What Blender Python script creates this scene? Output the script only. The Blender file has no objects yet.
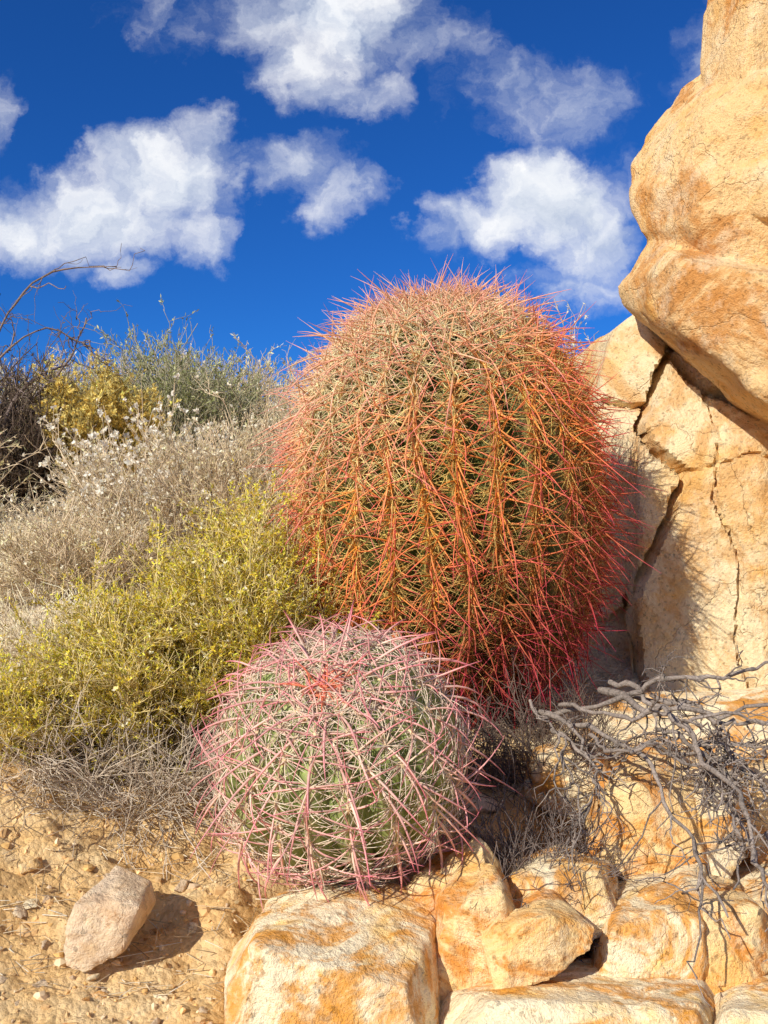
import bpy, bmesh, math, numpy as np
from mathutils import Vector, noise, Matrix
F=983.0
rng=np.random.default_rng(7)
scene=bpy.context.scene
COL=scene.collection
scene.view_settings.view_transform='Standard'
scene.view_settings.look='None'
scene.view_settings.exposure=0

def S(px,py,Y):            # image pixel + depth, unprojected through the camera -> world metres (eye at z=0)
    return ((px-384)*Y/F, Y, (512-py)*Y/F)

# ---------------------------------------------------------------- nodes
def newmat(name):
    m=bpy.data.materials.new(name); m.use_nodes=True
    nt=m.node_tree; b=nt.nodes['Principled BSDF']
    return m,nt,b
def N(nt,t,**kw):
    n=nt.nodes.new(t)
    for k,v in kw.items(): setattr(n,k,v)
    return n
def ramp(nt,fac,stops):
    r=nt.nodes.new('ShaderNodeValToRGB')
    e=r.color_ramp.elements
    while len(e)<len(stops): e.new(0.5)
    for i,(p,c) in enumerate(stops):
        e[i].position=p; e[i].color=(c[0],c[1],c[2],1) if not isinstance(c,float) else (c,c,c,1)
    nt.links.new(fac,r.inputs[0]); return r.outputs[0]
def noise_n(nt,vec,scale,detail=6,rough=.55,dist=0.0):
    n=nt.nodes.new('ShaderNodeTexNoise')
    n.inputs['Scale'].default_value=scale; n.inputs['Detail'].default_value=detail
    n.inputs['Roughness'].default_value=rough; n.inputs['Distortion'].default_value=dist
    nt.links.new(vec,n.inputs['Vector']); return n.outputs['Fac']
def mixc(nt,fac,a,b,mode='MIX'):
    m=nt.nodes.new('ShaderNodeMix'); m.data_type='RGBA'; m.blend_type=mode
    for sock,v in ((m.inputs[0],fac),(m.inputs[6],a),(m.inputs[7],b)):
        if isinstance(v,(int,float)): sock.default_value=v
        elif isinstance(v,tuple): sock.default_value=(v[0],v[1],v[2],1)
        else: nt.links.new(v,sock)
    return m.outputs[2]
def math_n(nt,op,a,b=None,c=None,clamp=False):
    m=nt.nodes.new('ShaderNodeMath'); m.operation=op; m.use_clamp=clamp
    for i,v in enumerate((a,b,c)):
        if v is None: continue
        if isinstance(v,(int,float)): m.inputs[i].default_value=v
        else: nt.links.new(v,m.inputs[i])
    return m.outputs[0]

def rock_material(name,cream,gold,rust,stain=0.5,grey=0.0,tex=1.0,bump=.02,crack=.14):
    m,nt,b=newmat(name)
    tc=N(nt,'ShaderNodeTexCoord'); oi=N(nt,'ShaderNodeObjectInfo')
    add=N(nt,'ShaderNodeVectorMath',operation='ADD')
    s0=N(nt,'ShaderNodeVectorMath',operation='SCALE'); s0.inputs['Scale'].default_value=tex
    nt.links.new(tc.outputs['Object'],s0.inputs[0]); nt.links.new(s0.outputs[0],add.inputs[0])
    sc=N(nt,'ShaderNodeVectorMath',operation='SCALE'); comb=N(nt,'ShaderNodeCombineXYZ')
    for i in range(3): nt.links.new(oi.outputs['Random'],comb.inputs[i])
    nt.links.new(comb.outputs[0],sc.inputs[0]); sc.inputs['Scale'].default_value=17.0
    nt.links.new(sc.outputs[0],add.inputs[1]); v=add.outputs[0]
    base=ramp(nt,noise_n(nt,v,4.0,6,.6,.6),[(.34,gold),(.47,cream),(.58,cream),(.68,gold)])
    st=ramp(nt,noise_n(nt,v,2.9,7,.72,1.2),[(.49,0.0),(.56,.8),(.66,1.0)])
    base=mixc(nt,math_n(nt,'MULTIPLY',st,stain),base,rust)
    if grey>0:
        g=ramp(nt,noise_n(nt,v,9,6,.7,.3),[(.45,0.0),(.6,1.0)])
        base=mixc(nt,math_n(nt,'MULTIPLY',g,grey),base,(.46,.35,.25))
    w=ramp(nt,noise_n(nt,v,11,7,.74),[(.50,0.0),(.62,1.0)])
    base=mixc(nt,math_n(nt,'MULTIPLY',w,.45),base,(.94,.78,.51))
    vo=N(nt,'ShaderNodeTexVoronoi'); vo.inputs['Scale'].default_value=200/tex
    nt.links.new(v,vo.inputs['Vector'])
    sp=ramp(nt,vo.outputs['Color'],[(.10,0.4),(.24,1.0),(.8,1.03),(1.0,1.2)])
    base=mixc(nt,.6,base,sp,'MULTIPLY')
    l=ramp(nt,noise_n(nt,v,30/tex,6,.82),[(.58,0.0),(.66,1.0)])
    base=mixc(nt,math_n(nt,'MULTIPLY',l,.58),base,(.38,.17,.05))
    h1=noise_n(nt,v,14/tex,8,.72); h2=noise_n(nt,v,150/tex,3,.75)
    vo2=N(nt,'ShaderNodeTexVoronoi',feature='DISTANCE_TO_EDGE'); vo2.inputs['Scale'].default_value=2.8/tex*1.3
    wv=N(nt,'ShaderNodeVectorMath',operation='ADD'); nt.links.new(v,wv.inputs[0])
    nn=nt.nodes.new('ShaderNodeTexNoise'); nn.inputs['Scale'].default_value=5; nn.inputs['Detail'].default_value=5; nn.inputs['Roughness'].default_value=.6
    nt.links.new(v,nn.inputs['Vector']); 
    s2=N(nt,'ShaderNodeVectorMath',operation='SCALE'); s2.inputs['Scale'].default_value=.22
    nt.links.new(nn.outputs['Color'],s2.inputs[0]); nt.links.new(s2.outputs[0],wv.inputs[1]); nt.links.new(wv.outputs[0],vo2.inputs['Vector'])
    cr=ramp(nt,vo2.outputs['Distance'],[(0.0,0.0),(.008,1.0)])
    nt.links.new(base,b.inputs['Base Color'])
    b.inputs['Roughness'].default_value=.85
    b.inputs['Specular IOR Level'].default_value=.25
    hh=math_n(nt,'ADD',math_n(nt,'MULTIPLY',h1,1.05),math_n(nt,'MULTIPLY',h2,.28))
    hh=math_n(nt,'ADD',hh,math_n(nt,'MULTIPLY',cr,crack))
    bp=N(nt,'ShaderNodeBump'); bp.inputs['Strength'].default_value=.95; bp.inputs['Distance'].default_value=bump
    nt.links.new(hh,bp.inputs['Height']); nt.links.new(bp.outputs[0],b.inputs['Normal'])
    return m
M_ROCK=rock_material('granite_golden',(.91,.60,.27),(.84,.45,.12),(.60,.22,.03),.85,bump=.024)
M_CREAM=rock_material('granite_cream',(.94,.74,.43),(.89,.57,.22),(.70,.32,.06),.68,bump=.022)
M_ROCKS=rock_material('broken_granite_golden',(.93,.65,.30),(.86,.47,.13),(.68,.24,.025),.98,tex=2.2,bump=.015,crack=.08)
M_CREAMS=rock_material('broken_granite_cream',(.95,.78,.49),(.91,.60,.23),(.76,.31,.03),.98,tex=2.2,bump=.015,crack=.08)
M_GREYROCK=rock_material('granite_grey',(.84,.62,.39),(.74,.50,.26),(.52,.29,.13),.5,.3,tex=2.4,bump=.014,crack=.06)

def attr_material(name,rough=.6,spec=.3,trans=0.0):
    m,nt,b=newmat(name)
    a=N(nt,'ShaderNodeAttribute'); a.attribute_name='tint'
    tc=N(nt,'ShaderNodeTexCoord')
    f=ramp(nt,noise_n(nt,tc.outputs['Object'],60,1,.6),[(.3,.8),(.7,1.15)])
    c=mixc(nt,1.0,a.outputs['Color'],f,'MULTIPLY')
    nt.links.new(c,b.inputs['Base Color'])
    b.inputs['Roughness'].default_value=rough; b.inputs['Specular IOR Level'].default_value=spec
    if trans>0:
        t=N(nt,'ShaderNodeBsdfTranslucent'); nt.links.new(c,t.inputs['Color'])
        mx=N(nt,'ShaderNodeMixShader'); mx.inputs[0].default_value=trans
        out=[n for n in nt.nodes if n.type=='OUTPUT_MATERIAL'][0]
        nt.links.new(b.outputs[0],mx.inputs[1]); nt.links.new(t.outputs[0],mx.inputs[2]); nt.links.new(mx.outputs[0],out.inputs['Surface'])
    return m
M_SPINE=attr_material('cactus_spine',.5,.3,.10)
M_SKIN=attr_material('cactus_skin',.55,.35)
M_STEM=attr_material('dry_stem',.8,.2)
M_LEAF=attr_material('leaf',.6,.3,.35)
M_PEB=attr_material('pebble',.9,.2)

# ---------------------------------------------------------------- mesh helpers
def np_obj(name,V,Q,C,mat,smooth=True,parent=None,loc=None):
    V=np.asarray(V,dtype=np.float32).reshape(-1,3); Q=np.asarray(Q,dtype=np.int32)
    if loc is not None: V=V-np.asarray(loc,dtype=np.float32)
    me=bpy.data.meshes.new(name)
    k=Q.shape[1]
    me.vertices.add(len(V)); me.vertices.foreach_set('co',V.ravel())
    me.loops.add(Q.size); me.loops.foreach_set('vertex_index',Q.ravel())
    me.polygons.add(len(Q)); me.polygons.foreach_set('loop_start',np.arange(0,Q.size,k,dtype=np.int32))
    me.polygons.foreach_set('loop_total',np.full(len(Q),k,dtype=np.int32))
    me.polygons.foreach_set('use_smooth',np.full(len(Q),smooth))
    me.update(calc_edges=True)
    if C is not None:
        ca=me.color_attributes.new('tint','FLOAT_COLOR','POINT')
        C4=np.concatenate([np.clip(C,0,1),np.ones((len(C),1))],1).astype(np.float32)
        ca.data.foreach_set('color',C4.ravel())
    me.materials.append(mat); me.validate()
    ob=bpy.data.objects.new(name,me); COL.objects.link(ob)
    if parent is not None: ob.parent=parent
    elif loc is not None: ob.location=loc
    return ob
def unit(a): return a/np.maximum(np.linalg.norm(a,axis=-1,keepdims=True),1e-9)
def tubes(P,R,C,S_=3):
    n,K,_=P.shape
    T=unit(np.gradient(P,axis=1))
    ref=np.where(np.abs(T[:,:1,2:3])>.9,np.array([1.,0,0]),np.array([0,0,1.]))
    ref=np.broadcast_to(ref,T.shape)
    A=unit(np.cross(T,ref)); B=np.cross(T,A)
    an=np.arange(S_)*2*np.pi/S_
    V=P[:,:,None,:]+R[:,:,None,None]*(A[:,:,None,:]*np.cos(an)[None,None,:,None]+B[:,:,None,:]*np.sin(an)[None,None,:,None])
    Cc=np.broadcast_to(C[:,:,None,:],V.shape)
    idx=np.arange(n*K*S_).reshape(n,K,S_)
    a=idx[:,:-1,:]; b=np.roll(a,-1,axis=2); c=idx[:,1:,:]; d=np.roll(c,-1,axis=2)
    Q=np.stack([a,b,d,c],-1).reshape(-1,4)
    return V.reshape(-1,3),Q,Cc.reshape(-1,3).copy()
def leaves(P,D,L,W,C):
    n=len(P); side=unit(np.cross(D,unit(rng.normal(size=(n,3)))))
    V=np.stack([P,P+D*L[:,None]*.5+side*W[:,None]*.5,P+D*L[:,None],P+D*L[:,None]*.5-side*W[:,None]*.5],1)
    Q=np.arange(n*4).reshape(n,4)
    return V.reshape(-1,3),Q,np.repeat(C,4,axis=0)
def cat(parts):
    Vs,Qs,Cs=[],[],[]; o=0
    for V,Q,C in parts:
        Vs.append(V); Qs.append(Q+o); Cs.append(C); o+=len(V)
    return np.concatenate(Vs),np.concatenate(Qs),np.concatenate(Cs)
def tag(o,label=None,cat_=None,group=None,kind=None):
    if label: o['label']=label
    if cat_: o['category']=cat_
    if group: o['group']=group
    if kind: o['kind']=kind
    return o
def empty(name,loc,label,cat_,group=None):
    e=bpy.data.objects.new(name,None); e.location=loc; e.empty_display_size=.05; COL.objects.link(e)
    tag(e,label,cat_,group); return e

# ---------------------------------------------------------------- ground
YK=[-3000,-20,0,.9,1.15,1.45,1.95,3,5,7,9,14,40,200,4000]
ZK=[-20,-2.6,-.85,-.64,-.61,-.55,-.40,-.13,.26,.66,.88,.7,-3,-12,-20]
def ss_(x,a,b):
    t=max(0,min(1,(x-a)/(b-a))); return t*t*(3-2*t)
def gh(x,y):
    z=float(np.interp(y,YK,ZK))
    near=max(0,1-math.hypot(x,y)/60)
    z+=near*(.055*noise.noise(Vector((x*1.7,y*1.7,3.1)))+.035*noise.noise(Vector((x*5,y*5,1.1)))+.018*noise.noise(Vector((x*14,y*14,0)))+.012*noise.noise(Vector((x*34,y*34,5)))+.007*noise.noise(Vector((x*70,y*70,9))))
    z+=.10*math.exp(-((x+.72)**2/.05+(y-1.55)**2/.10))
    z+=.06*math.exp(-((x-.17)**2+(y-1.95)**2)/.06)
    z+=.03*math.exp(-((x+.22)**2/.02+(y-1.36)**2/.012))
    e=.13+max(0,y-1.5)*.62
    z-=max(.17*ss_(x,-.22,-.08)*(1-ss_(y,1.30,1.5)), .19*ss_(x,e,e+.13)*(1-ss_(y,1.85,2.15)))*ss_(y,.2,.9)
    z-=.5*max(0,min(1,(x-2.5)/20))
    return z
def axis_pts(segs):
    out=[]
    for a,b,n in segs: out+=list(np.linspace(a,b,n,endpoint=False))
    out.append(segs[-1][1]); return np.array(out)
xs=axis_pts([(-4000,-200,8),(-200,-20,12),(-20,-5,22),(-5,-1.1,55),(-1.1,1.1,240),(1.1,5,40),(5,20,20),(20,200,12),(200,4000,8)])
ys=axis_pts([(-3000,-60,6),(-60,-3,12),(-3,.8,20),(.8,2.3,190),(2.3,5,110),(5,12,60),(12,40,24),(40,300,14),(300,4000,10)])
GX,GY=np.meshgrid(xs,ys)
GZ=np.array([gh(a,b) for a,b in zip(GX.ravel(),GY.ravel())])
gv=np.stack([GX.ravel(),GY.ravel(),GZ],1)
nx,ny=len(xs),len(ys); id_=np.arange(nx*ny).reshape(ny,nx)
gq=np.stack([id_[:-1,:-1],id_[:-1,1:],id_[1:,1:],id_[1:,:-1]],-1).reshape(-1,4)
m,nt,b=newmat('desert_soil')
ge=N(nt,'ShaderNodeNewGeometry'); v=ge.outputs['Position']
soil=ramp(nt,noise_n(nt,v,7,7,.70,.4),[(.3,(.60,.34,.12)),(.47,(.84,.53,.22)),(.63,(.90,.65,.34))])
dry=ramp(nt,noise_n(nt,v,12,6,.7),[(.3,(.64,.50,.32)),(.7,(.90,.76,.54))])
sep=N(nt,'ShaderNodeSeparateXYZ'); nt.links.new(v,sep.inputs[0])
mr=N(nt,'ShaderNodeMapRange'); mr.inputs[1].default_value=1.6; mr.inputs[2].default_value=2.6
nt.links.new(sep.outputs['Y'],mr.inputs[0])
cc=mixc(nt,mr.outputs[0],soil,dry)
vo=N(nt,'ShaderNodeTexVoronoi'); vo.inputs['Scale'].default_value=130; nt.links.new(v,vo.inputs['Vector'])
cc=mixc(nt,.5,cc,ramp(nt,vo.outputs['Color'],[(.1,.55),(.4,1.0),(1.0,1.25)]),'MULTIPLY')
nt.links.new(cc,b.inputs['Base Color']); b.inputs['Roughness'].default_value=.95; b.inputs['Specular IOR Level'].default_value=.15
hh=math_n(nt,'ADD',noise_n(nt,v,40,7,.72),math_n(nt,'MULTIPLY',vo.outputs['Distance'],-.3))
bp=N(nt,'ShaderNodeBump'); bp.inputs['Strength'].default_value=.9; bp.inputs['Distance'].default_value=.017
nt.links.new(hh,bp.inputs['Height']); nt.links.new(bp.outputs[0],b.inputs['Normal'])
M_SOIL=m
g=np_obj('ground',gv,gq,None,m); tag(g,'sandy golden desert hillside soil with dry litter','ground',kind='structure')

# ---------------------------------------------------------------- rocks
def seg_dist(px,pz,a,b):
    ax,az=a; bx,bz=b; dx,dz=bx-ax,bz-az
    t=np.clip(((px-ax)*dx+(pz-az)*dz)/(dx*dx+dz*dz+1e-12),0,1)
    return np.hypot(px-ax-t*dx,pz-az-t*dz)
def rock(name,label,hulls,voxel,amp,facet,mat,grooves=(),group=None,seed=0,category='rock',cuts=(0,0,9,.2),warp=.05,sharp=34,step=.90):
    """cuts: (number of fracture planes, depth, reach, tilt); facet: (wavelength, amplitude) of planar relief"""
    bm=bmesh.new()
    for pts in hulls:
        vs=[bm.verts.new(p) for p in pts]
        r=bmesh.ops.convex_hull(bm,input=vs)
        dele=[e for e in r['geom_interior'] if isinstance(e,bmesh.types.BMVert)]
        if dele: bmesh.ops.delete(bm,geom=dele,context='VERTS')
    bmesh.ops.recalc_face_normals(bm,faces=bm.faces)
    me=bpy.data.meshes.new(name); bm.to_mesh(me); bm.free()
    tmp=bpy.data.objects.new('tmp',me); COL.objects.link(tmp)
    md=tmp.modifiers.new('r','REMESH'); md.mode='VOXEL'; md.voxel_size=voxel
    dg=bpy.context.evaluated_depsgraph_get()
    m2=bpy.data.meshes.new_from_object(tmp.evaluated_get(dg))
    bpy.data.objects.remove(tmp); m2.name=name
    n=len(m2.vertices); co=np.empty(n*3,dtype=np.float32); m2.vertices.foreach_get('co',co); co=co.reshape(-1,3).astype(float)
    no=np.empty(n*3,dtype=np.float32); m2.vertices.foreach_get('normal',no); no=no.reshape(-1,3).astype(float)
    rr=np.random.default_rng(seed+100)
    w0=facet[0][0]
    nz=np.array([(noise.noise(Vector((a*1.1/w0+seed,b_*1.1/w0,c/w0*1.1))),noise.noise(Vector((a*5/w0,b_*5/w0+seed,c*5/w0))),noise.noise(Vector((a*17/w0,b_*17/w0,c*17/w0+seed)))) for a,b_,c in co])
    d=amp*(nz[:,0]+.35*nz[:,1]+.18*nz[:,2])
    for wl,fa in facet:
        t=np.full(n,-9.0)
        for k in range(4):
            dr=unit(rr.normal(size=3)); ph=rr.uniform(0,9)
            x=(co@dr)/(wl*rr.uniform(.8,1.7))+ph+warp*nz[:,0]+warp*.5*nz[:,1]
            f=x%1
            tri=np.where(f<step,f/step,(1-f)/(1-step))
            t=np.maximum(t,tri*rr.uniform(.7,1)) if k else tri
        d+=fa*(t-.6)*2
    co=co+no*d[:,None]
    nc,dep,reach,tilt=cuts
    if nc:
        front=np.where(no[:,1]<.3)[0]
        for sd in rr.choice(front,nc):
            nn=unit(no[sd]+rr.normal(0,tilt,3)); sp=co[sd]-nn*dep*rr.uniform(.1,1)
            rel=co-sp; vio=rel@nn; dist=np.linalg.norm(rel,axis=1)
            k=(vio>0)&(vio<dep*3)&(dist<reach)&((no@nn)>.2)
            rem=(vio*.97)*(1-np.clip((dist/reach-.75)/.25,0,1))*(1-np.clip((vio/(dep*3)-.6)/.4,0,1))
            co[k]-=nn*rem[k][:,None]
    u=co[:,0]/np.maximum(co[:,1],.05)*F+384; vv=512-co[:,2]/np.maximum(co[:,1],.05)*F
    if grooves:
        jx=np.array([noise.noise(Vector((float(a)*.03,float(b_)*.03,2)))*5+noise.noise(Vector((float(a)*.10,float(b_)*.10,5)))*2 for a,b_ in zip(u,vv)])
    for poly,width,depth in grooves:
        md_=np.full(n,1e3)
        for a,b_ in zip(poly[:-1],poly[1:]): md_=np.minimum(md_,seg_dist(u+jx,vv+jx,a,b_))
        k=np.clip(1-md_/width,0,1)**.8
        front=(no[:,1]<0.2)
        co[:,1]+=np.where(front,k*depth,0)
    cen=(co.max(0)+co.min(0))/2; cen[2]=co[:,2].min()
    co-=cen
    m2.vertices.foreach_set('co',co.ravel().astype(np.float32)); m2.update()
    m2.polygons.foreach_set('use_smooth',np.ones(len(m2.polygons),dtype=bool))
    try: m2.set_sharp_from_angle(angle=math.radians(sharp))
    except Exception as ex: print(ex)
    m2.materials.clear(); m2.materials.append(mat)
    ob=bpy.data.objects.new(name,m2); ob.location=cen.tolist(); COL.objects.link(ob)
    tag(ob,label,category,group); return ob
def slab(poly,Y0,slope,depth,bulge=.03,shrink=.8,drop=0.0):
    ym=max(p[1] for p in poly); yt=min(p[1] for p in poly); cx=sum(p[0] for p in poly)/len(poly); cy=sum(p[1] for p in poly)/len(poly)
    pts=[]
    for px,py in poly:
        h=(ym-py)/(ym-yt)
        Y=Y0+slope*(ym-py)/100*.4
        if h>.6: Y+=depth*.75
        x,y,z=S(px,py,Y); pts.append((x,y,z))
        bx,by=cx+(px-cx)*shrink,cy+(py-cy)*shrink+8
        x,y,z=S(bx,by,Y); pts.append((x,y+depth*.6,z-drop))
    wd=max(p[0] for p in poly)-min(p[0] for p in poly)
    r=np.random.default_rng(int(cx*7+cy))
    for a in (-.42,-.15,.1,.4):
        px=cx+a*wd*.85; py=yt+(ym-yt)*r.uniform(.25,.46)
        pts.append(S(px,py,Y0+slope*(ym-py)/100*.3-bulge*r.uniform(-.3,1)))
    return pts
# the overhanging boulder: several flat-faced blocks fused along fracture planes
ub1=[S(726,-160,2.25),S(714,0,2.2),S(703,66,2.18),S(708,92,2.12),S(748,60,1.98),S(778,-160,2.0),S(1050,-160,2.1),S(1050,330,2.1),S(760,300,1.97)]
ub1+=[(1.36,3.6,1.6),(2.2,3.6,1.6),(2.2,3.6,.3),(1.3,3.3,.3)]
ub2=[S(704,76,2.24),S(688,88,2.24),S(648,138,2.24),S(632,166,2.22),S(640,232,2.16),S(712,112,2.0),S(696,222,1.98),S(768,74,1.93),S(768,240,1.93),S(1050,60,1.95)]
ub2+=[S(768,330,1.98),S(1050,520,2.0),(2.2,3.4,1.2),(1.15,3.2,1.0),(1.0,3.0,.6),(2.2,3.3,.1)]
ub3=[S(650,236,2.17),S(616,286,2.18),S(619,306,2.2),S(680,262,1.96),S(676,322,1.98),S(768,394,1.86),S(1050,500,1.90),S(1050,310,1.86),S(768,280,1.85),
     S(650,336,2.26),S(768,426,2.18),S(1050,556,2.2),(.85,3.0,.5),(2.2,3.3,.1),(2.2,3.2,.8),(.9,3.0,.7)]
ub4=[S(700,96,2.1),S(728,108,1.97),S(790,90,1.9),S(1000,90,1.9),S(1000,215,1.86),S(790,222,1.87),S(742,205,1.95),S(712,170,2.05),(1.2,2.6,.9),(1.6,2.6,.5),(1.2,2.6,.5)]
rock('boulder','huge golden granite boulder leaning over the lower outcrop',[ub1,ub2,ub3,ub4],.0082,.002,[(.75,.014),(.26,.010),(.085,.0034)],M_ROCK,
     seed=9,category='boulder',warp=.04,sharp=30,step=.90)
# pale outcrop: fitted slabs meeting along diagonal joints
lbL=[S(672,344,2.28),S(640,312,2.3),S(612,330,2.32),S(602,372,2.3),S(596,404,2.3),S(655,404,2.22),S(664,372,2.2),(.55,3.0,.45),(.75,3.0,.42),(.6,3.0,.2)]
lbM=[S(600,402,2.3),S(652,408,2.22),S(640,432,2.18),S(684,476,2.16),S(664,520,2.17),S(645,566,2.18),S(628,604,2.22),S(560,640,2.4),S(556,430,2.4),(.5,3.1,.3),(.8,3.1,.2),(.5,3.1,-.4),(.8,3.1,-.3)]
lbR=[S(676,352,2.24),S(646,425,2.16),S(690,472,2.12),S(672,522,2.11),S(652,566,2.11),S(636,606,2.12),S(640,700,2.08),S(640,770,2.08),S(736,396,2.16),S(800,430,2.12),S(760,480,2.06),S(742,560,2.05),S(1000,450,2.15),S(1000,780,2.02),S(768,690,2.0),
     (.85,3.2,.5),(.75,3.2,-.5),(2.1,3.3,.5),(2.1,3.2,-.6)]
lbB=[S(560,600,2.38),S(636,612,2.26),S(640,700,2.2),S(640,780,2.2),S(560,780,2.3),(.5,3.1,-.2),(.9,3.1,-.2),(.5,3.1,-.6),(.9,3.1,-.6)]
rock('boulder','pale golden cracked granite outcrop beside the tall cactus',[lbL,lbM,lbR,lbB],.0082,.002,[(.8,.012),(.26,.008),(.085,.0034)],M_CREAM,
     grooves=[([(668,345),(660,385),(640,428),(655,450),(686,472),(668,520),(648,565),(630,600),(636,640),(640,700)],5,.08),
              ([(606,402),(632,408),(650,405)],4,.04),
              ([(672,352),(690,375),(712,392),(740,400),(780,420)],6,.07),
              ([(704,392),(722,440),(716,500),(742,560),(736,640),(752,700)],2.6,.02),([(690,472),(760,455),(820,470)],2.4,.015)],seed=5,category='boulder',warp=.04,sharp=30,step=.91)
GR='broken rocks piled at the foot of the outcrop'
def R(lab,poly,Y0,sl,dp,mat,sd,bulge=.02,vox=.0036,shrink=.8,grooves=(),fc=1.0,hull=None):
    return rock('rock',lab,[hull or slab(poly,Y0,sl,dp,bulge,shrink)],vox,.0008,[(.18,.0085*fc),(.065,.0038*fc),(.027,.0011)],mat,group=GR,seed=sd,grooves=grooves,warp=.04,sharp=30,step=.90)
R('large pale golden rock with rust stains and a broad flat face',[(224,990),(236,948),(262,908),(330,886),(395,884),(442,901),(440,960),(430,1120),(224,1120)],1.07,.10,.20,M_CREAMS,31,fc=.6,bulge=.0)
R('upright orange rock wedged between paler rocks',[(428,890),(450,856),(478,838),(500,866),(514,915),(508,985),(470,1010),(434,1000)],1.20,.10,.10,M_ROCKS,12,fc=.8)
R('angular golden rock with shadowed underside',[(498,908),(545,884),(596,928),(590,952),(545,980),(500,994),(484,940)],1.16,.15,.10,M_ROCKS,13,fc=.7)
R('wide flat cream slab of broken granite',[(430,990),(520,970),(640,960),(704,966),(724,1003),(720,1120),(430,1120)],1.03,.22,.17,M_CREAMS,14,fc=.7)
R('blocky orange stained rock under grey twigs',[(588,903),(640,874),(700,864),(712,920),(706,1010),(660,1020),(592,1010)],1.20,.16,.16,M_CREAMS,45,fc=.9)
R('wedge of golden rock with an orange face',[(700,872),(735,880),(771,925),(771,965),(744,1010),(700,1010),(696,920)],1.22,.16,.14,M_ROCKS,46,fc=.9)
R('square golden block with dark weathered lower face',[(596,782),(640,746),(690,748),(712,800),(704,880),(640,892),(590,850)],1.40,.14,.18,M_ROCKS,36,fc=.9)
R('sharp cream rock split off the block beside it',[(690,756),(742,764),(752,835),(724,890),(700,884),(700,810)],1.42,.14,.14,M_CREAMS,47,fc=.9)
R('cream rock behind the grey dead twigs',[(530,748),(575,722),(610,740),(610,800),(570,820),(528,800)],1.62,.15,.14,M_CREAMS,17)
R('tan rock resting against the pale outcrop',[(580,712),(620,694),(700,696),(800,686),(820,800),(720,820),(600,800)],1.70,.2,.2,M_CREAMS,18)
R('low golden rock between larger ones',[(500,870),(560,844),(612,862),(618,930),(560,950),(500,930)],1.27,.15,.13,M_CREAMS,19,fc=.8)
R('golden rock beside the dead branch',[(735,880),(790,850),(880,880),(880,1010),(775,1000),(745,930)],1.27,.14,.18,M_CREAMS,20)
R('pale rock fragment at the bottom of the pile',[(722,1001),(760,978),(850,976),(850,1110),(716,1110)],1.05,.15,.14,M_CREAMS,21)
R('rusty golden rock in the middle of the pile',[(735,760),(790,740),(860,750),(860,880),(780,890),(738,840)],1.48,.15,.16,M_ROCKS,26)
R('tan weathered rock lying on bare soil',[(64,950),(86,896),(116,868),(150,882),(154,902),(122,950),(84,972),(66,966)],1.22,.10,.07,M_GREYROCK,22,.012,.0032,fc=.6)
sl_=[S(-80,905,1.36),S(20,896,1.39),S(66,858,1.50),S(62,822,1.66),S(20,800,1.76),S(-80,796,1.76)]
R('pale low rock half buried in the earth bank',None,0,0,0,M_CREAMS,24,.01,hull=[(a,b_,c+.012) for a,b_,c in sl_]+[(a,b_+.02,c-.12) for a,b_,c in sl_],fc=.35)
R('tan rock under the small cactus spines',[(408,890),(440,854),(470,856),(482,900),(440,925)],1.28,.12,.08,M_ROCKS,25,.01)

protos=[]
for k in range(6):
    pts=unit(rng.normal(size=(10,3)))*np.array([1,.75,.55])*.03
    me_ob=rock('stone','x',[[tuple(p) for p in pts]],.0025,.0008,[(.03,.0014)],[M_ROCKS,M_CREAMS,M_GREYROCK][k%3],seed=40+k)
    protos.append(me_ob.data); bpy.data.objects.remove(me_ob)
labs=['small golden stone lying on sandy soil','small pale stone lying on sandy soil','small greyish stone lying on sandy soil']
for i in range(160):
    if i<75:
        px=rng.uniform(0,240); py=rng.uniform(840,1020); Y=1.05+(1020-py)/170*.35+rng.uniform(-.03,.03); x=(px-384)*Y/F
    else:
        Y=rng.uniform(1.05,1.75); x=rng.uniform(.0,.42)*Y+(.12 if Y>1.4 else 0)
    k=i%6; o=bpy.data.objects.new('stone',protos[k]); COL.objects.link(o)
    s=float(np.clip(rng.lognormal(-.98,.5),.18,1.1))*(1 if i<75 else 1.6); o.scale=(s,s*rng.uniform(.8,1.1),s)
    o.rotation_euler=(rng.uniform(-.3,.3),rng.uniform(-.3,.3),rng.uniform(0,6.28))
    o.location=(x,Y,gh(x,Y)-.012*s)
    tag(o,labs[k%3],'stone','loose stones scattered on the soil')
bm=bmesh.new(); bmesh.ops.create_icosphere(bm,subdivisions=1,radius=1)
iv=np.array([v.co[:] for v in bm.verts]); iff=np.array([[v.index for v in f.verts] for f in bm.faces]); bm.free()
n=8000
gx=rng.uniform(-.95,1.0,n); gy=rng.uniform(.95,2.4,n); gz=np.array([gh(a,b_) for a,b_ in zip(gx,gy)])
s=np.clip(rng.lognormal(-6.0,.6,n),.001,.011)
V=iv[None]*rng.uniform(.6,1.3,(n,12,1))*rng.uniform(.6,1.2,(n,1,3))*s[:,None,None]+np.stack([gx,gy,gz],1)[:,None]
pal=np.array([[.88,.58,.27],[.90,.68,.40],[.74,.46,.20],[.82,.50,.18],[.64,.46,.28]])
C=np.repeat(pal[rng.integers(0,5,n)]*rng.uniform(.75,1.1,(n,1)),12,axis=0)
Q=(iff[None]+np.arange(n)[:,None,None]*12).reshape(-1,3)
gr=np_obj('gravel',V.reshape(-1,3),Q,C,M_PEB,False); tag(gr,'loose golden gravel strewn over the soil','gravel',kind='stuff')

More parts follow.
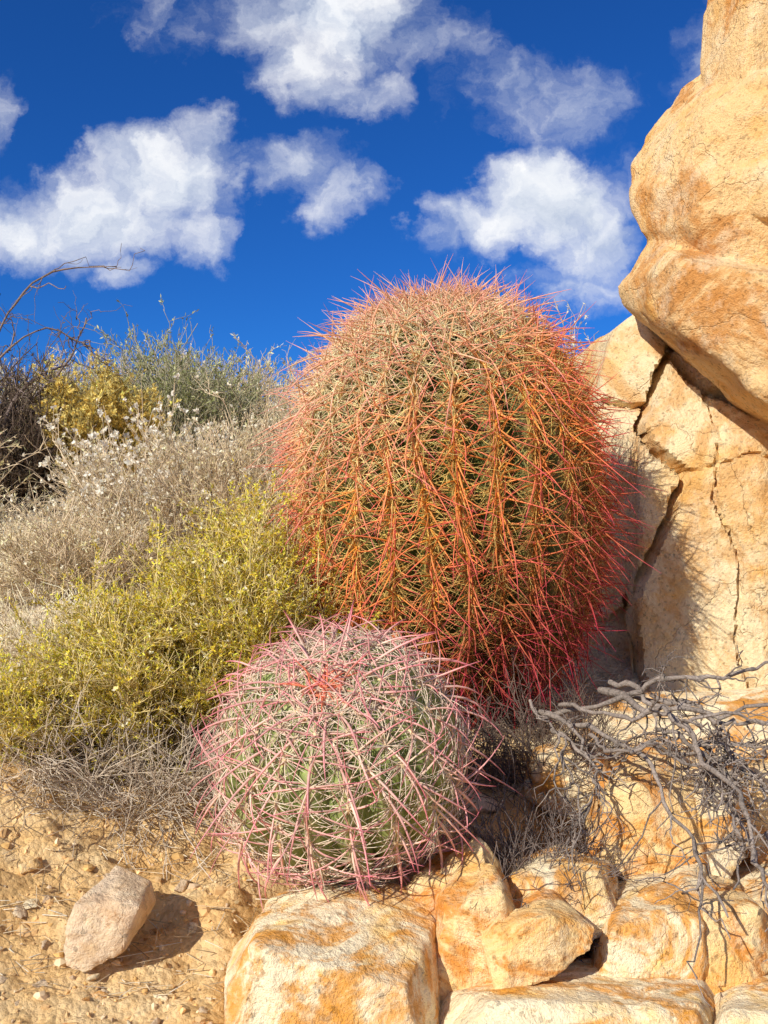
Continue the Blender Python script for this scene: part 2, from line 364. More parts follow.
# ---------------------------------------------------------------- cacti
def make_cactus(label,base,axis,R_,H,zcf,nribs,spacing,style,seed):
    r=np.random.default_rng(seed)
    A=unit(np.array(axis,float)); X=unit(np.cross(np.array([0,1.,0.]),A)); Yv=np.cross(A,X)
    base=np.array(base,float); zc=H*zcf; up=H-zc; lo=zc*1.12; nexp=2/style.get('sq',2.2)
    def prof(s):
        phi=-1.15+s*(np.pi/2+1.15)
        sn,cs=np.sin(phi),np.maximum(np.cos(phi),0)
        rr=R_*cs**nexp; z=zc+np.where(sn>0,up,lo)*np.sign(sn)*np.abs(sn)**nexp
        z=z-.06*R_*np.exp(-(rr/(.16*R_))**2)
        return rr,z
    def twist(s): return .22*s+.05*np.sin(s*5)
    def pos(s,th,ribbed=True):
        rr,z=prof(s)
        if ribbed:
            c=np.abs(np.cos(th*nribs/2)); dep=style['rib']*R_*np.clip(rr/R_*1.6,0,1)
            rr=rr-dep*(1-c**.75)+dep*.10*np.sin(th*3+s*9)+dep*.12*np.sin(th*7+s*4)
        t=th+twist(s)+.03*np.sin(th*5+s*14)
        return base+rr[...,None]*(np.cos(t)[...,None]*X+np.sin(t)[...,None]*Yv)+z[...,None]*A
    emp=empty('barrel_cactus',base.tolist(),label,'cactus')
    nT=nribs*12; ns=150
    ss,tt=np.meshgrid(np.linspace(0,1,ns),np.arange(nT)*2*np.pi/nT,indexing='ij')
    P=pos(ss,tt)
    c=np.abs(np.cos(tt*nribs/2))[...,None]
    ridge=np.clip((c-.80)/.2,0,1)
    Cb=np.array(style['skin'])*(1-ridge)+np.array(style['ridge'])*ridge
    Cb=Cb*(.75+.45*r.random((ns,nT,1)))
    cor=np.clip(.16-ss,0,.16)[...,None]/.16; Cb=Cb*(1-cor)+np.array([.22,.13,.06])*cor
    i2=np.arange(ns*nT).reshape(ns,nT); a=i2[:-1]; b_=np.roll(a,-1,1); c2=i2[1:]; d=np.roll(c2,-1,1)
    Q=np.stack([a,b_,d,c2],-1).reshape(-1,4)
    np_obj('body',P.reshape(-1,3)-base,Q,Cb.reshape(-1,3),M_SKIN,parent=emp)
    sf=np.linspace(0.02,.995,1500); rr,z=prof(sf); arc=np.concatenate([[0],np.cumsum(np.hypot(np.diff(rr),np.diff(z)))])
    AP,AN,AU,AS=[],[],[],[]
    for k in range(nribs):
        th=k*2*np.pi/nribs
        l=r.uniform(0,spacing); sl=[]
        while l<arc[-1]:
            s_=np.interp(l,arc,sf); sl.append(s_)
            rad=np.interp(s_,sf,rr)/R_
            l+=spacing*r.uniform(.85,1.15)*(.75 if s_>.85 else 1)
            if rad<.35 and k%2 : l+=spacing
            if rad<.10: break
        sl=np.array(sl); tv=np.full(len(sl),th)
        p=pos(sl,tv); e=1e-3
        du=unit(pos(np.minimum(sl+e,.9999),tv,False)-pos(sl-e,tv,False)); dt=unit(pos(sl,tv+e,False)-pos(sl,tv-e,False))
        nn=unit(np.cross(dt,du)); 
        AP.append(p);AN.append(nn);AU.append(du);AS.append(sl)
    AP=np.concatenate(AP);AN=np.concatenate(AN);AU=np.concatenate(AU);AS=np.concatenate(AS)
    chk=np.sum(AN*(AP-(base+A*zc)),axis=1)
    if np.mean(chk)<0: AN=-AN
    AL=np.cross(AN,AU)
    na=len(AP)
    sz=style['pad']*r.uniform(.7,1.2,na)
    V=AP[:,None]+iv[None,:,0:1]*AL[:,None]*sz[:,None,None]*.8+iv[None,:,1:2]*AU[:,None]*sz[:,None,None]*1.5+iv[None,:,2:3]*AN[:,None]*sz[:,None,None]*.6
    Cp=np.repeat(np.array(style['padc'])*r.uniform(.6,1.2,(na,1)),12,axis=0)
    Q=(iff[None]+np.arange(na)[:,None,None]*12).reshape(-1,3)
    ao=np_obj('areoles',V.reshape(-1,3)-base,Q,Cp,M_SKIN,parent=emp); ao['kind']='stuff'
    parts=[]
    K=7; s=np.linspace(0,1,K)
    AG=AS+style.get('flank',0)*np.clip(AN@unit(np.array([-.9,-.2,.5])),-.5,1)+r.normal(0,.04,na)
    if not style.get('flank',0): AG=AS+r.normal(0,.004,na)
    def batch(al,tilt,L,rad,bend,c0,c1,jit,keep=1.0):
        m_=len(AP)
        al=np.radians(al)+r.normal(0,style['aj'],m_); tl=np.radians(tilt)+r.normal(0,.2,m_)
        d=AN*np.cos(tl)[:,None]+(AU*np.cos(al)[:,None]+AL*np.sin(al)[:,None])*np.sin(tl)[:,None]
        L=L*r.uniform(.6,1.25,m_)*(1-style['short']*np.clip((AS-.75)/.15,0,1))*(1-style.get('tuft',0)*np.clip((AS-.91)/.03,0,1))
        bd=(AU*bend[0]+AN*bend[1]+AL*bend[2])+np.clip(r.normal(0,style['curl'],(m_,3)),-.5,.5)
        Pp=(AP)[:,None]+L[:,None,None]*(s[None,:,None]*d[:,None]+(s**2)[None,:,None]*bd[:,None])
        Rr=rad*r.uniform(.75,1.2,m_)[:,None]*(1-s**2.2*.88)[None]
        mixf=(s**1.2)[None,:,None]
        hue=r.random((m_,1,1))
        C0=c0(AG,hue); C1=c1(AG,hue)
        Cc=(C0*(1-mixf)+C1*mixf)*(1+jit*(r.random((m_,1,1))-.5)*2)
        kp=r.random(m_)<keep
        parts.append(tubes((Pp-base)[kp],Rr[kp],Cc[kp],4 if rad>.0009 else 3))
    for spec in style['spines'](r): batch(*spec)
    V,Q,C=cat(parts)
    so=np_obj('spines',V,Q,C,M_SPINE,parent=emp); so['kind']='stuff'
    nb=style['buds']; th=r.uniform(0,6.28,nb); s_=r.uniform(.93,.985,nb)
    p=pos(s_,th); parts=[]
    for q in p:
        for j in range(5):
            d=unit(A+r.normal(0,.35,3)); L=.028
            parts.append(tubes((q+(np.linspace(0,1,4)[:,None]*d*L))[None]-base,np.array([[.004,.006,.006,.001]]),np.tile(np.array(style['budc'])*r.uniform(.6,1.2),(1,4,1)),6))
    if parts:
        V,Q,C=cat(parts); bo=np_obj('dried_blossoms',V,Q,C,M_SPINE,parent=emp); bo['kind']='stuff'
    return emp
def lerp(a,b,t): return np.array(a)*(1-t)+np.array(b)*t
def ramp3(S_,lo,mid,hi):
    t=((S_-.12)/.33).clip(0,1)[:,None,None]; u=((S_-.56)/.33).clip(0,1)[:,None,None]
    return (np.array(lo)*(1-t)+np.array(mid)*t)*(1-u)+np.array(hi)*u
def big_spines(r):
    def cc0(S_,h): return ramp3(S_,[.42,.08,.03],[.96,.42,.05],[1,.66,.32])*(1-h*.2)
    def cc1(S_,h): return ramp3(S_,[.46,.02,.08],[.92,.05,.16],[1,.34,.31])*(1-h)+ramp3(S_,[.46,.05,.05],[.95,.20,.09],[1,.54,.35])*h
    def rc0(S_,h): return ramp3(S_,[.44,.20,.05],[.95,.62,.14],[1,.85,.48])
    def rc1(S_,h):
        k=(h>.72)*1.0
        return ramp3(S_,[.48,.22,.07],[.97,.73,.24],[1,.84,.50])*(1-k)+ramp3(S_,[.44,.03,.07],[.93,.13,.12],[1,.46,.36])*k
    sp=[(180,44,.100,.0017,(-.34,-.12,0),cc0,cc1,.2,.95),(0,50,.084,.0013,(.0,-.18,0),cc0,cc1,.2,.8),
        (75,46,.088,.0014,(-.16,-.16,.10),cc0,cc1,.2,.85),(-75,46,.088,.0014,(-.16,-.16,-.10),cc0,cc1,.2,.85),(130,30,.074,.0012,(-.24,0,.1),cc0,cc1,.2,.7),(-130,32,.072,.0012,(-.24,0,-.1),cc0,cc1,.2,.6)]
    for a in (14,30,46,62,78,94,110,130,150,168,192,210,230,250,266,282,298,314,330,346):
        sp.append((a,62,.064,.00082,(-.12,-.32,0),rc0,rc1,.25,.98))
    return sp
BIG=dict(rib=.14,skin=[.10,.12,.025],ridge=[.32,.19,.05],pad=.0044,padc=[.64,.31,.07],aj=.5,curl=.30,flank=.26,sq=2.25,short=.28,spines=big_spines,buds=12,budc=[.10,.06,.035])
def small_spines(r):
    ap=lambda S_: np.clip((S_-.935)/.03,0,1)[:,None,None]
    c0=lambda S_,h: lerp(lerp([.88,.68,.48],[.78,.46,.36],h),[.88,.32,.15],ap(S_))
    c1=lambda S_,h: lerp(lerp([.82,.11,.20],[.78,.28,.30],h),[.84,.15,.09],ap(S_))
    q0=lambda S_,h: lerp([.88,.78,.56],[.78,.64,.44],h)+np.zeros((len(S_),1,3))
    q1=lambda S_,h: lerp([.92,.80,.58],[.84,.54,.42],h)+np.zeros((len(S_),1,3))
    sp=[(180,52,.098,.0018,(-.16,-.34,0),c0,c1,.22,.9),(0,54,.074,.0012,(.0,-.26,0),c0,c1,.22,.75),
        (80,54,.082,.0013,(-.05,-.34,.1),c0,c1,.22,.85),(-80,54,.082,.0013,(-.05,-.34,-.1),c0,c1,.22,.85)]
    for a in (18,40,62,84,108,130,152,205,230,255,278,300,322,342):
        sp.append((a,66,.054,.00085,(0,-.36,0),q0,q1,.2,.9))
    return sp
SMALL=dict(rib=.17,skin=[.25,.31,.09],ridge=[.38,.39,.15],pad=.006,padc=[.7,.50,.28],aj=.18,curl=.10,sq=2.1,short=.2,tuft=.35,spines=small_spines,buds=0,budc=[.3,.08,.05])
b1=S(464,680,1.98)
make_cactus('tall barrel cactus densely covered in red and orange spines',b1,(-.09,-.13,1),.277,.745,.51,26,.021,BIG,3)
b2=S(355,788,1.44)
make_cactus('small round green barrel cactus with curved pink and cream spines',(b2[0],1.47,b2[2]-.034),(-.14,-.68,.77),.167,.28,.46,19,.029,SMALL,4)

# ---------------------------------------------------------------- plants
def interp_paths(P,idx,t):
    K=P.shape[1]; f=t*(K-1); i=np.minimum(f.astype(int),K-2); w=(f-i)[:,None]
    a=P[idx,i]; b_=P[idx,i+1]; return a*(1-w)+b_*w, unit(b_-a)
def child(P,n,L,spread,up,K=6,t0=.25,wig=.08,r=rng):
    idx=r.integers(0,len(P),n); t=r.uniform(t0,1,n)
    p,d=interp_paths(P,idx,t)
    d=unit(d+r.normal(0,spread,(n,3))+np.array([0,0,up]))
    L=L*r.uniform(.5,1.3,n); s=np.linspace(0,1,K)
    w=np.cumsum(r.normal(0,wig,(n,K,3)),axis=1); w-=w[:,:1]
    return p[:,None]+L[:,None,None]*(s[None,:,None]*d[:,None]+w*s[None,:,None])
def mains(c,rad,h,n,K=7,wig=.06,base_r=.1,tip=.85,r=rng,flat=1.0):
    th=r.uniform(0,2*np.pi,n); q=np.sqrt(r.random(n))
    tipx=rad*q*np.cos(th); tipy=rad*q*np.sin(th)*flat; tz=h*(np.sqrt(np.maximum(1-q**2*.8,0)))*r.uniform(.7,1,n)*tip
    s=np.linspace(0,1,K)[None,:,None]
    st=np.stack([rad*base_r*np.cos(th),rad*base_r*np.sin(th),np.zeros(n)],1)
    en=np.stack([tipx,tipy,tz],1); mid=np.stack([tipx*.65,tipy*.65,tz*.4],1)
    P=(1-s)**2*st[:,None]+2*s*(1-s)*mid[:,None]+s**2*en[:,None]
    w=np.cumsum(r.normal(0,wig*h,(n,K,3))/K,axis=1); w-=w[:,:1]
    return P+w+np.array(c)
def tb(P,r0,r1,c,jit=.25,S_=3):
    n,K,_=P.shape; R_=np.linspace(r0,r1,K)[None]*rng.uniform(.7,1.2,(n,1))
    C=np.array(c)*(1+jit*(rng.random((n,1,1))*2-1))*np.ones((n,K,1)); return tubes(P,R_,C,S_)
def pal_pick(pal,n,j=.2):
    pal=np.array(pal); return pal[rng.integers(0,len(pal),n)]*(1+j*(rng.random((n,1))*2-1))
def shrub(name,label,cat_,c,rad,h,nm,n1,n2,l1,l2,stemc,leafpal=None,nl=0,ll=.012,lw=.003,flow=0,flowpal=None,fs=.006,r0=.003,up=.25,group=None,tw=.0006,flat=1.0,sp=.45):
    c=np.array([c[0],c[1],gh(c[0],c[1])-.02 if len(c)<3 else c[2]])
    e=empty(name,c.tolist(),label,cat_,group)
    A=mains((0,0,0),rad,h,nm,flat=flat); B=child(A,n1,l1,sp,up); D=child(B,n2,l2,sp+.05,up*.8,K=5)
    V,Q,C=cat([tb(A,r0,r0*.4,stemc,S_=5),tb(B,r0*.45,tw*1.2,stemc),tb(D,tw*1.2,tw*.6,stemc)])
    np_obj('stem',V,Q,C,M_STEM,parent=e)
    if nl:
        wgt=rng.random(len(D))**2.0+.04; wgt/=wgt.sum()
        idx=rng.choice(len(D),nl,p=wgt); p,d=interp_paths(D,idx,rng.uniform(.15,1,nl))
        d=unit(d*.7+rng.normal(0,.55,(nl,3))+[0,0,.2])
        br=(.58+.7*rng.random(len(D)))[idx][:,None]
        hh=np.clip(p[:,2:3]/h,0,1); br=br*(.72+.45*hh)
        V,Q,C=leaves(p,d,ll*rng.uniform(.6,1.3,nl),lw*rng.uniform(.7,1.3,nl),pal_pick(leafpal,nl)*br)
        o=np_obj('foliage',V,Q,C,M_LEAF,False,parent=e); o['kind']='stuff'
    if flow:
        idx=rng.integers(0,len(D),flow); p=D[idx,-1]
        pr=[]
        for k in range(5):
            d=unit(rng.normal(size=(flow,3))+[0,0,.6])
            pr.append(leaves(p,d,fs*rng.uniform(.7,1.3,flow),fs*.8*np.ones(flow),pal_pick(flowpal,flow,.12)))
        V,Q,C=cat(pr); o=np_obj('flowers',V,Q,C,M_LEAF,False,parent=e); o['kind']='stuff'
    return e
def xat(px,Y): return (px-384)*Y/F
YG=[[.98,.76,.06],[.92,.71,.07],[.70,.61,.06],[.98,.71,.12],[.44,.44,.06]]
YS=(.74,.59,.26); YF=[[.95,.90,.66],[.95,.80,.30]]
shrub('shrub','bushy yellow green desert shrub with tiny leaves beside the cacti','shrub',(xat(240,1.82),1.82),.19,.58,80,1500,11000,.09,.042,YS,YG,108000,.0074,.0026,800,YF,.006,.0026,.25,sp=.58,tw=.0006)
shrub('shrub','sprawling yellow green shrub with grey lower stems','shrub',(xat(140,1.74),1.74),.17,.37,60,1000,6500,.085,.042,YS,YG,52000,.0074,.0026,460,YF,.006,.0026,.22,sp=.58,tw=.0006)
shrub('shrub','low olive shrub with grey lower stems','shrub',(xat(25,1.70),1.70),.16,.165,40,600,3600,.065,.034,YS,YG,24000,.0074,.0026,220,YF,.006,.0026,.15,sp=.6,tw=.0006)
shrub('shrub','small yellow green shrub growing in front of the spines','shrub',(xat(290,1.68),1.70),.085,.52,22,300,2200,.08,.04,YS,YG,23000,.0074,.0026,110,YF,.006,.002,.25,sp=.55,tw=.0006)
GT='tangled dry grey twigs at the foot of the bushes'
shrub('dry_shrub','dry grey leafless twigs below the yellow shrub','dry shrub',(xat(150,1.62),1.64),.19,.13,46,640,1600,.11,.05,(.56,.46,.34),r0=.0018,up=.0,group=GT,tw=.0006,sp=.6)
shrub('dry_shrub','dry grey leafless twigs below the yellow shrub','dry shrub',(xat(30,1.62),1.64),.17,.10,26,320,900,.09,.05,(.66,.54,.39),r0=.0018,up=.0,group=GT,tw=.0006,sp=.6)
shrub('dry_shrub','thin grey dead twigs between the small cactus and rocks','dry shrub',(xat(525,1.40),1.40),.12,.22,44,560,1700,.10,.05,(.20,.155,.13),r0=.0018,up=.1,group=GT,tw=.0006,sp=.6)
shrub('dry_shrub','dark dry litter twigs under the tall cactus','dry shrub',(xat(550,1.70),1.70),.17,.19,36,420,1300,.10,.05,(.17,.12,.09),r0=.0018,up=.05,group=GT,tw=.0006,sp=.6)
HB='dry bushes on the hillside'
TAN=[[.88,.73,.45],[.94,.82,.56],[.74,.60,.33],[.80,.70,.36]]
TS=(.70,.55,.36)
shrub('shrub','buff dry bush topped with tiny whitish seed heads','shrub',(xat(160,3.0),3.05),.29,.30,40,400,1500,.19,.08,TS,TAN,6500,.012,.0035,1200,[[.95,.90,.76],[.92,.84,.68]],.012,.004,.4,HB,.0009)
shrub('shrub','tall straw coloured dry bush beside the tall cactus','shrub',(xat(240,2.8),2.85),.22,.45,50,520,2200,.2,.08,TS,TAN,11000,.012,.0035,600,[[.93,.86,.66]],.010,.004,.55,HB,.0009)
shrub('shrub','low straw coloured dry bush on the slope','shrub',(xat(85,2.6),2.65),.26,.17,40,420,1600,.14,.07,TS,TAN,6500,.012,.0032,200,[[.93,.86,.66]],.009,.003,.4,HB,.0009)
shrub('shrub','grey green twiggy desert bush on the slope','shrub',(xat(170,4.4),4.4),.34,.58,44,500,2200,.28,.12,(.42,.38,.24),[[.44,.46,.19],[.52,.52,.24],[.32,.34,.12]],13000,.020,.006,0,None,.01,.006,.5,HB,.0013,sp=.6)
shrub('shrub','bright yellow flowering bush on the slope','shrub',(xat(95,3.8),3.8),.23,.62,44,440,2600,.12,.07,(.5,.4,.14),[[.95,.70,.18],[.91,.66,.16],[.76,.62,.22]],36000,.015,.007,900,[[.95,.76,.24]],.013,.004,.4,HB,.0013)
shrub('shrub','dark brown leafless bush with tangled branches','shrub',(xat(0,3.7),3.75),.26,.48,50,600,2600,.24,.12,(.15,.105,.075),[[.20,.15,.08],[.15,.13,.06],[.3,.22,.12]],6000,.016,.004,0,None,.01,.008,.3,HB,.0013)
shrub('shrub','olive green bush on the slope','shrub',(xat(135,4.8),4.9),.40,.40,40,500,2000,.22,.1,(.3,.26,.14),[[.52,.50,.14],[.38,.40,.11]],10000,.02,.006,0,None,.01,.005,.4,HB,.0014)
shrub('shrub','pale dry bush behind the cactus','shrub',(xat(592,3.6),3.7),.34,.58,50,500,2200,.24,.1,TS,TAN,9000,.016,.004,400,[[.8,.72,.56]],.01,.004,.4,HB,.001)
shrub('shrub','pale dry bush behind the cactus','shrub',(xat(400,4.0),4.1),.55,.45,50,500,2000,.24,.1,TS,TAN,7000,.016,.004,0,None,.01,.004,.4,HB,.001)
for i,(px,Y,rr,hh) in enumerate([(-60,4.6,.5,.5),(250,5.4,.5,.40),(60,6.6,.6,.4),(180,7.2,.7,.4),(-140,3.2,.4,.4),(-100,6.2,.6,.5)]):
    shrub('shrub','straw and olive coloured dry desert bush','shrub',(xat(px,Y),Y),rr,hh,30,350,1300,.22,.11,TS,TAN+[[.42,.44,.2]],6500,.026,.007,0,None,.01,.005,.4,HB,.0016)
for i,(px,Y,rr,hh) in enumerate([(95,2.7,.16,.07),(40,2.95,.2,.09),(-60,2.5,.25,.10),(235,2.4,.16,.14),(-20,3.3,.25,.12),(10,2.6,.16,.09),(20,2.25,.16,.08),(70,2.2,.14,.08)]):
    shrub('grass_tuft','low straw coloured dry tuft on the slope','dry grass',(xat(px,Y),Y),rr,hh,34,240,600,.10,.05,(.90,.76,.53),TAN,1800,.012,.0028,0,None,.01,.0016,.2,'straw tufts on the hillside',.0008,sp=.55)
n=15000
x=rng.uniform(-2.6,1.2,n); y=1.75+rng.random(n)**1.3*5.0; z=np.array([gh(a,b_) for a,b_ in zip(x,y)])
L=rng.uniform(.03,.10,n)*(1+.15*(y-1.5)); d=unit(np.stack([rng.normal(size=n),rng.normal(size=n),np.abs(rng.normal(.2,.45,n))],1))
s=np.linspace(0,1,4); bd=rng.normal(0,.25,(n,3)); 
P=np.stack([x,y,z],1)[:,None]+L[:,None,None]*(s[None,:,None]*d[:,None]+(s**2)[None,:,None]*bd[:,None])
P[:,:,2]=np.maximum(P[:,:,2],z[:,None]+.002)
V,Q,C=tubes(P,(np.linspace(.0010,.0004,4)[None]*(.6+.3*y[:,None])),np.repeat(pal_pick([[.94,.80,.58],[.84,.69,.46],[.62,.49,.31],[.95,.86,.68]],n)[:,None],4,axis=1),3)
o=np_obj('dry_grass',V,Q,C,M_STEM); tag(o,'matted straw coloured dry grass on the hillside','dry grass',kind='stuff')
n=2200
x=rng.uniform(-.85,.8,n); y=rng.uniform(1.2,1.75,n); z=np.array([gh(a,b_) for a,b_ in zip(x,y)])
L=rng.uniform(.01,.05,n); d=unit(np.stack([rng.normal(size=n),rng.normal(size=n),np.abs(rng.normal(.05,.25,n))],1))
P=np.stack([x,y,z+.003],1)[:,None]+L[:,None,None]*(s[None,:,None]*d[:,None])
V,Q,C=tubes(P,np.linspace(.0008,.0004,4)[None]*np.ones((n,1)),np.repeat(pal_pick([[.75,.6,.38],[.55,.42,.26],[.36,.25,.14],[.8,.7,.52]],n)[:,None],4,axis=1),3)
o=np_obj('plant_litter',V,Q,C,M_STEM); tag(o,'thin dry stems littering the soil','litter',kind='stuff')

# ---------------------------------------------------------------- dead branches
def catmull(pts,K):
    P=np.array(pts,float); P=np.vstack([2*P[0]-P[1],P,2*P[-1]-P[-2]]); n=len(P)-3
    out=[]
    for t in np.linspace(0,n-1e-6,K):
        i=int(t); f=t-i; a,b_,c,d=P[i:i+4]
        out.append(.5*((2*b_)+(-a+c)*f+(2*a-5*b_+4*c-d)*f*f+(-a+3*b_-3*c+d)*f**3))
    return np.array(out)
def dead(label,curves,r0s,nsub,nsub2,L1,L2,col,loc,group,K=26,wj=.0035,up=-.05,tw=1.0,rs=1.0):
    e=empty('dead_branch',loc,label,'dead branch',group); loc=np.array(loc)
    A=np.array([catmull([S(*p) for p in c],K) for c in curves]); 
    w=np.cumsum(rng.normal(0,wj,A.shape),axis=1); w-=w[:,:1]; A=A+w-loc
    R_=rs*np.array(r0s)[:,None]*np.linspace(1,.4,K)[None]*(1+.14*rng.normal(size=(len(A),K)))
    C=np.array(col)*(1+.25*(rng.random((len(A),K,1))*2-1))
    V,Q,C=tubes(A,R_,C,8); np_obj('stem',V,Q,C,M_WOOD,parent=e)
    B=child(A,nsub,L1,.6,up,K=11,t0=.1,wig=.13); D=child(B,nsub2,L2,.6,up*.5,K=6,wig=.12)
    V,Q,C=cat([tb(B,.0018*tw,.0008*tw,col,.35,5),tb(D,.0008*tw,.0005*tw,col,.35,4)])
    o=np_obj('twigs',V,Q,C,M_WOOD,parent=e); o['kind']='stuff'
M_WOOD,nt,b=newmat('dead_wood')
a=N(nt,'ShaderNodeAttribute'); a.attribute_name='tint'; tc=N(nt,'ShaderNodeTexCoord')
f=ramp(nt,noise_n(nt,tc.outputs['Object'],150,4,.7,1.5),[(.3,.4),(.5,1.0),(.7,1.5)])
nt.links.new(mixc(nt,1.0,a.outputs['Color'],f,'MULTIPLY'),b.inputs['Base Color']); b.inputs['Roughness'].default_value=.95; b.inputs['Specular IOR Level'].default_value=.1
bp=N(nt,'ShaderNodeBump'); bp.inputs['Distance'].default_value=.003; nt.links.new(noise_n(nt,tc.outputs['Object'],220,3,.7),bp.inputs['Height']); nt.links.new(bp.outputs[0],b.inputs['Normal'])
dead('weathered grey dead shrub branches sprawled over the rocks',[
  [(545,715,1.62),(610,702,1.54),(660,692,1.48),(720,696,1.45),(775,684,1.45),(830,674,1.45)],
  [(600,690,1.58),(640,705,1.46),(680,728,1.40),(712,755,1.36),(740,800,1.30),(755,850,1.24),(765,900,1.18)],
  [(610,682,1.60),(650,700,1.50),(700,715,1.43),(768,712,1.40),(830,705,1.40)],
  [(540,712,1.58),(585,725,1.50),(625,745,1.42),(665,780,1.36),(690,820,1.30),(712,860,1.24),(735,910,1.18)],
  [(560,705,1.60),(620,730,1.45),(680,745,1.39),(740,752,1.36),(790,770,1.34)],
  [(650,694,1.50),(700,720,1.42),(735,745,1.38),(768,760,1.36),(820,800,1.36)],
  [(680,735,1.40),(715,760,1.36),(755,800,1.33),(800,840,1.32)],
  [(590,735,1.48),(620,765,1.38),(650,772,1.36),(700,800,1.32),(745,815,1.30)],
  [(620,696,1.54),(690,706,1.46),(740,725,1.42),(800,735,1.40)],
  [(640,745,1.40),(700,755,1.36),(730,790,1.31),(738,840,1.26),(720,880,1.20)],
  [(570,720,1.50),(600,760,1.42),(610,800,1.36),(600,840,1.33)],
  [(530,700,1.58),(560,740,1.48),(575,790,1.40),(560,830,1.36)],
  [(700,740,1.40),(735,770,1.36),(770,785,1.34),(810,790,1.34)],
  [(655,730,1.42),(690,752,1.38),(722,772,1.35),(760,830,1.30),(772,880,1.26)],
  [(550,725,1.54),(590,745,1.46),(640,752,1.41),(680,770,1.37),(720,790,1.34)]],
  [.0058,.0066,.0056,.0050,.0044,.0050,.0042,.0036,.005,.0038,.003,.0026,.0038,.0038,.0038],180,420,.068,.037,(.27,.22,.18),S(560,730,1.6),'weathered dead branches',up=-.35,rs=.84,wj=.005)
dead('bare dark twisting branches arching above a dark bush',[
  [(-30,420,3.7),(0,335,3.7),(30,295,3.7),(70,277,3.7),(118,276,3.7)],
  [(-20,440,3.7),(30,400,3.7),(70,360,3.7),(88,318,3.7)],
  [(-40,400,3.6),(-5,360,3.6),(40,330,3.65),(80,345,3.7),(95,352,3.7)],
  [(0,500,3.6),(8,460,3.6),(4,420,3.62),(30,380,3.65),(65,365,3.7)]],
  [.006,.006,.005,.010],40,90,.15,.09,(.24,.18,.15),S(0,505,3.6),'weathered dead branches',K=16,tw=1.5)

# ---------------------------------------------------------------- light and sky
sun_dir=Vector((-.60,-.69,.62)).normalized()
el=math.asin(sun_dir.z); az=math.atan2(sun_dir.x,sun_dir.y)
L=bpy.data.lights.new('sun','SUN'); L.energy=5.0; L.angle=math.radians(.5); L.color=(1,.96,.88)
lo=bpy.data.objects.new('sun',L); COL.objects.link(lo); lo.rotation_euler=sun_dir.to_track_quat('Z','Y').to_euler(); lo.location=(-3,-3,5)
w=bpy.data.worlds.new('World'); scene.world=w; w.use_nodes=True; nt=w.node_tree
bg=nt.nodes['Background']
sky=N(nt,'ShaderNodeTexSky',sky_type='NISHITA'); sky.sun_disc=False; sky.sun_elevation=el; sky.sun_rotation=az; sky.altitude=1500; sky.air_density=1.0; sky.dust_density=.1; sky.ozone_density=4
tc=N(nt,'ShaderNodeTexCoord'); dv=tc.outputs['Generated']; sep=N(nt,'ShaderNodeSeparateXYZ'); nt.links.new(dv,sep.inputs[0])
yy=math_n(nt,'MAXIMUM',sep.outputs['Y'],.12)
u0=math_n(nt,'DIVIDE',sep.outputs['X'],yy); v0=math_n(nt,'DIVIDE',sep.outputs['Z'],yy)
cb=N(nt,'ShaderNodeCombineXYZ'); nt.links.new(u0,cb.inputs[0]); nt.links.new(v0,cb.inputs[1])
# wind-torn edges: warp the cloud field with turbulence
wn=nt.nodes.new('ShaderNodeTexNoise'); wn.inputs['Scale'].default_value=13; wn.inputs['Detail'].default_value=6; wn.inputs['Roughness'].default_value=.62
nt.links.new(cb.outputs[0],wn.inputs['Vector'])
wsub=N(nt,'ShaderNodeVectorMath',operation='SUBTRACT'); wsub.inputs[1].default_value=(.5,.5,.5); nt.links.new(wn.outputs['Color'],wsub.inputs[0])
wsc=N(nt,'ShaderNodeVectorMath',operation='MULTIPLY'); wsc.inputs[1].default_value=(.14,.09,0); nt.links.new(wsub.outputs[0],wsc.inputs[0])
wadd=N(nt,'ShaderNodeVectorMath',operation='ADD'); nt.links.new(cb.outputs[0],wadd.inputs[0]); nt.links.new(wsc.outputs[0],wadd.inputs[1])
wsep=N(nt,'ShaderNodeSeparateXYZ'); nt.links.new(wadd.outputs[0],wsep.inputs[0])
u=wsep.outputs['X']; vv=wsep.outputs['Y']
E=[(328,20,88,46,1.0),(300,62,46,32,.7),(400,45,58,26,.35),(350,90,48,18,.28),
   (150,182,70,42,1.0),(105,215,90,42,.95),(30,228,78,32,.9),(192,235,34,24,.6),(200,150,26,24,.35),
   (292,158,40,24,.5),(338,190,36,30,.6),
   (505,92,48,26,.22),(590,112,44,32,.22),
   (550,196,66,42,1.0),(500,217,64,28,.9),(590,236,50,46,.85),(590,285,46,24,.45),(440,240,24,16,.35),(640,200,40,50,.3),
   (0,105,18,30,.4),(125,274,24,12,.35),(190,15,40,20,.1),(820,100,120,80,.8),(-160,120,110,70,.9)]
dens=None
for cx,cy,a,b_,st in E:
    du=math_n(nt,'MULTIPLY',math_n(nt,'SUBTRACT',u,(cx-384)/F),F/(a*1.24)); dw=math_n(nt,'MULTIPLY',math_n(nt,'SUBTRACT',vv,(512-cy)/F),F/(b_*1.24))
    q=math_n(nt,'ADD',math_n(nt,'MULTIPLY',du,du),math_n(nt,'MULTIPLY',dw,dw))
    f=math_n(nt,'MULTIPLY',math_n(nt,'SUBTRACT',1.0,q),st)
    dens=f if dens is None else math_n(nt,'SMOOTH_MAX',dens,f,.12)
dens=math_n(nt,'MAXIMUM',dens,-.7)
nz=noise_n(nt,wadd.outputs[0],9,7,.60,.0)
dd=math_n(nt,'ADD',dens,math_n(nt,'MULTIPLY',math_n(nt,'SUBTRACT',nz,.5),2.3))
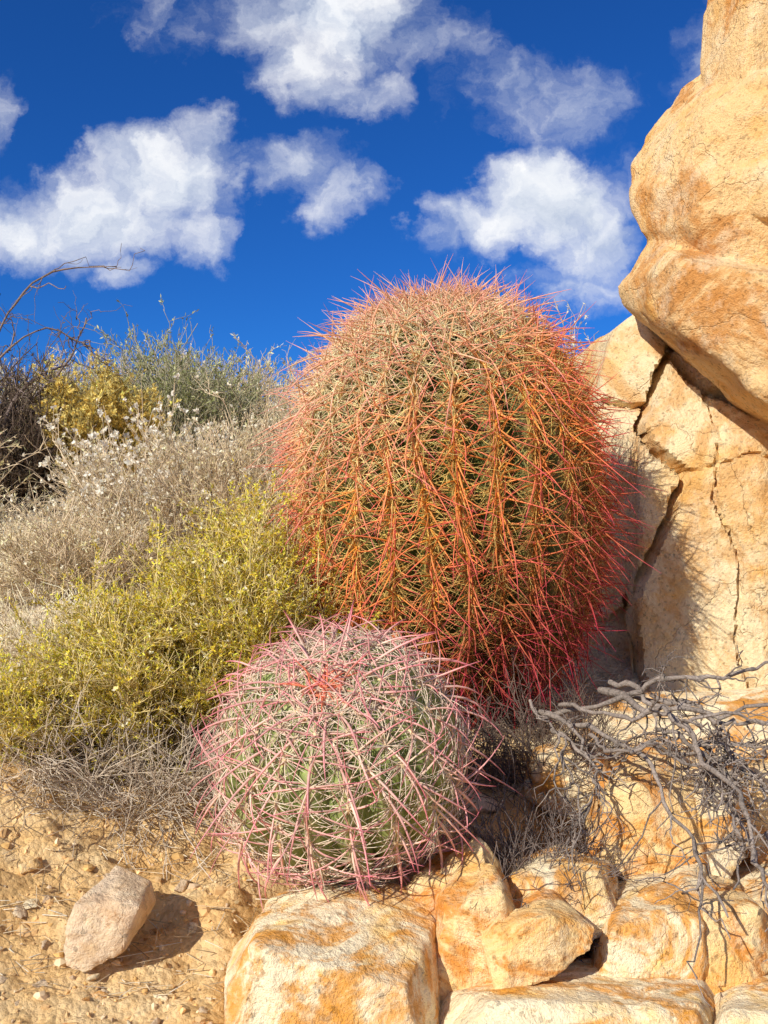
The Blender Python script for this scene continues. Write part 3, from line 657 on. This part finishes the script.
al=N(nt,'ShaderNodeMapRange',interpolation_type='SMOOTHSTEP'); al.inputs[1].default_value=-.28; al.inputs[2].default_value=1.15
nt.links.new(dd,al.inputs[0]); alpha=al.outputs[0]
gate=N(nt,'ShaderNodeMapRange'); gate.inputs[1].default_value=.15; gate.inputs[2].default_value=.35; nt.links.new(sep.outputs['Y'],gate.inputs[0])
alpha=math_n(nt,'MULTIPLY',alpha,gate.outputs[0])
mp=N(nt,'ShaderNodeMapping'); mp.inputs['Scale'].default_value=(1,1,2.2); nt.links.new(dv,mp.inputs[0])
fill_clouds=ramp(nt,noise_n(nt,mp.outputs[0],2.6,4,.6,.3),[(.47,0.0),(.63,1.0)])  # unseen clouds added over the rest of the dome as white fill light
g2=N(nt,'ShaderNodeMapRange'); g2.inputs[1].default_value=.35; g2.inputs[2].default_value=.1; nt.links.new(sep.outputs['Y'],g2.inputs[0])
fill_clouds=math_n(nt,'MULTIPLY',fill_clouds,g2.outputs[0])
alpha=math_n(nt,'MAXIMUM',alpha,math_n(nt,'MULTIPLY',fill_clouds,.85))
ad=N(nt,'ShaderNodeVectorMath',operation='ADD'); ad.inputs[1].default_value=(-.018,.032,0); nt.links.new(wadd.outputs[0],ad.inputs[0])
nzs=noise_n(nt,ad.outputs[0],9,4,.56,.0)
sh=math_n(nt,'ADD',.58,math_n(nt,'MULTIPLY',math_n(nt,'SUBTRACT',nz,nzs),2.0),clamp=True)
cloud=ramp(nt,sh,[(0.1,(5.0,5.8,7.3)),(.5,(7.7,8.2,9.1)),(.85,(9.9,10.0,10.2))])
tint=mixc(nt,1.0,sky.outputs[0],(.13,.52,1.10),'MULTIPLY')
col=mixc(nt,alpha,tint,cloud)
nt.links.new(col,bg.inputs[0]); bg.inputs[1].default_value=.1

cam=bpy.data.cameras.new('camera'); co=bpy.data.objects.new('camera',cam); COL.objects.link(co)
cam.sensor_fit='VERTICAL'; cam.sensor_height=24; cam.lens=24*F/1024; cam.clip_end=10000; cam.clip_start=.02
co.location=(0,0,0); co.rotation_euler=(math.radians(90),0,0); scene.camera=co
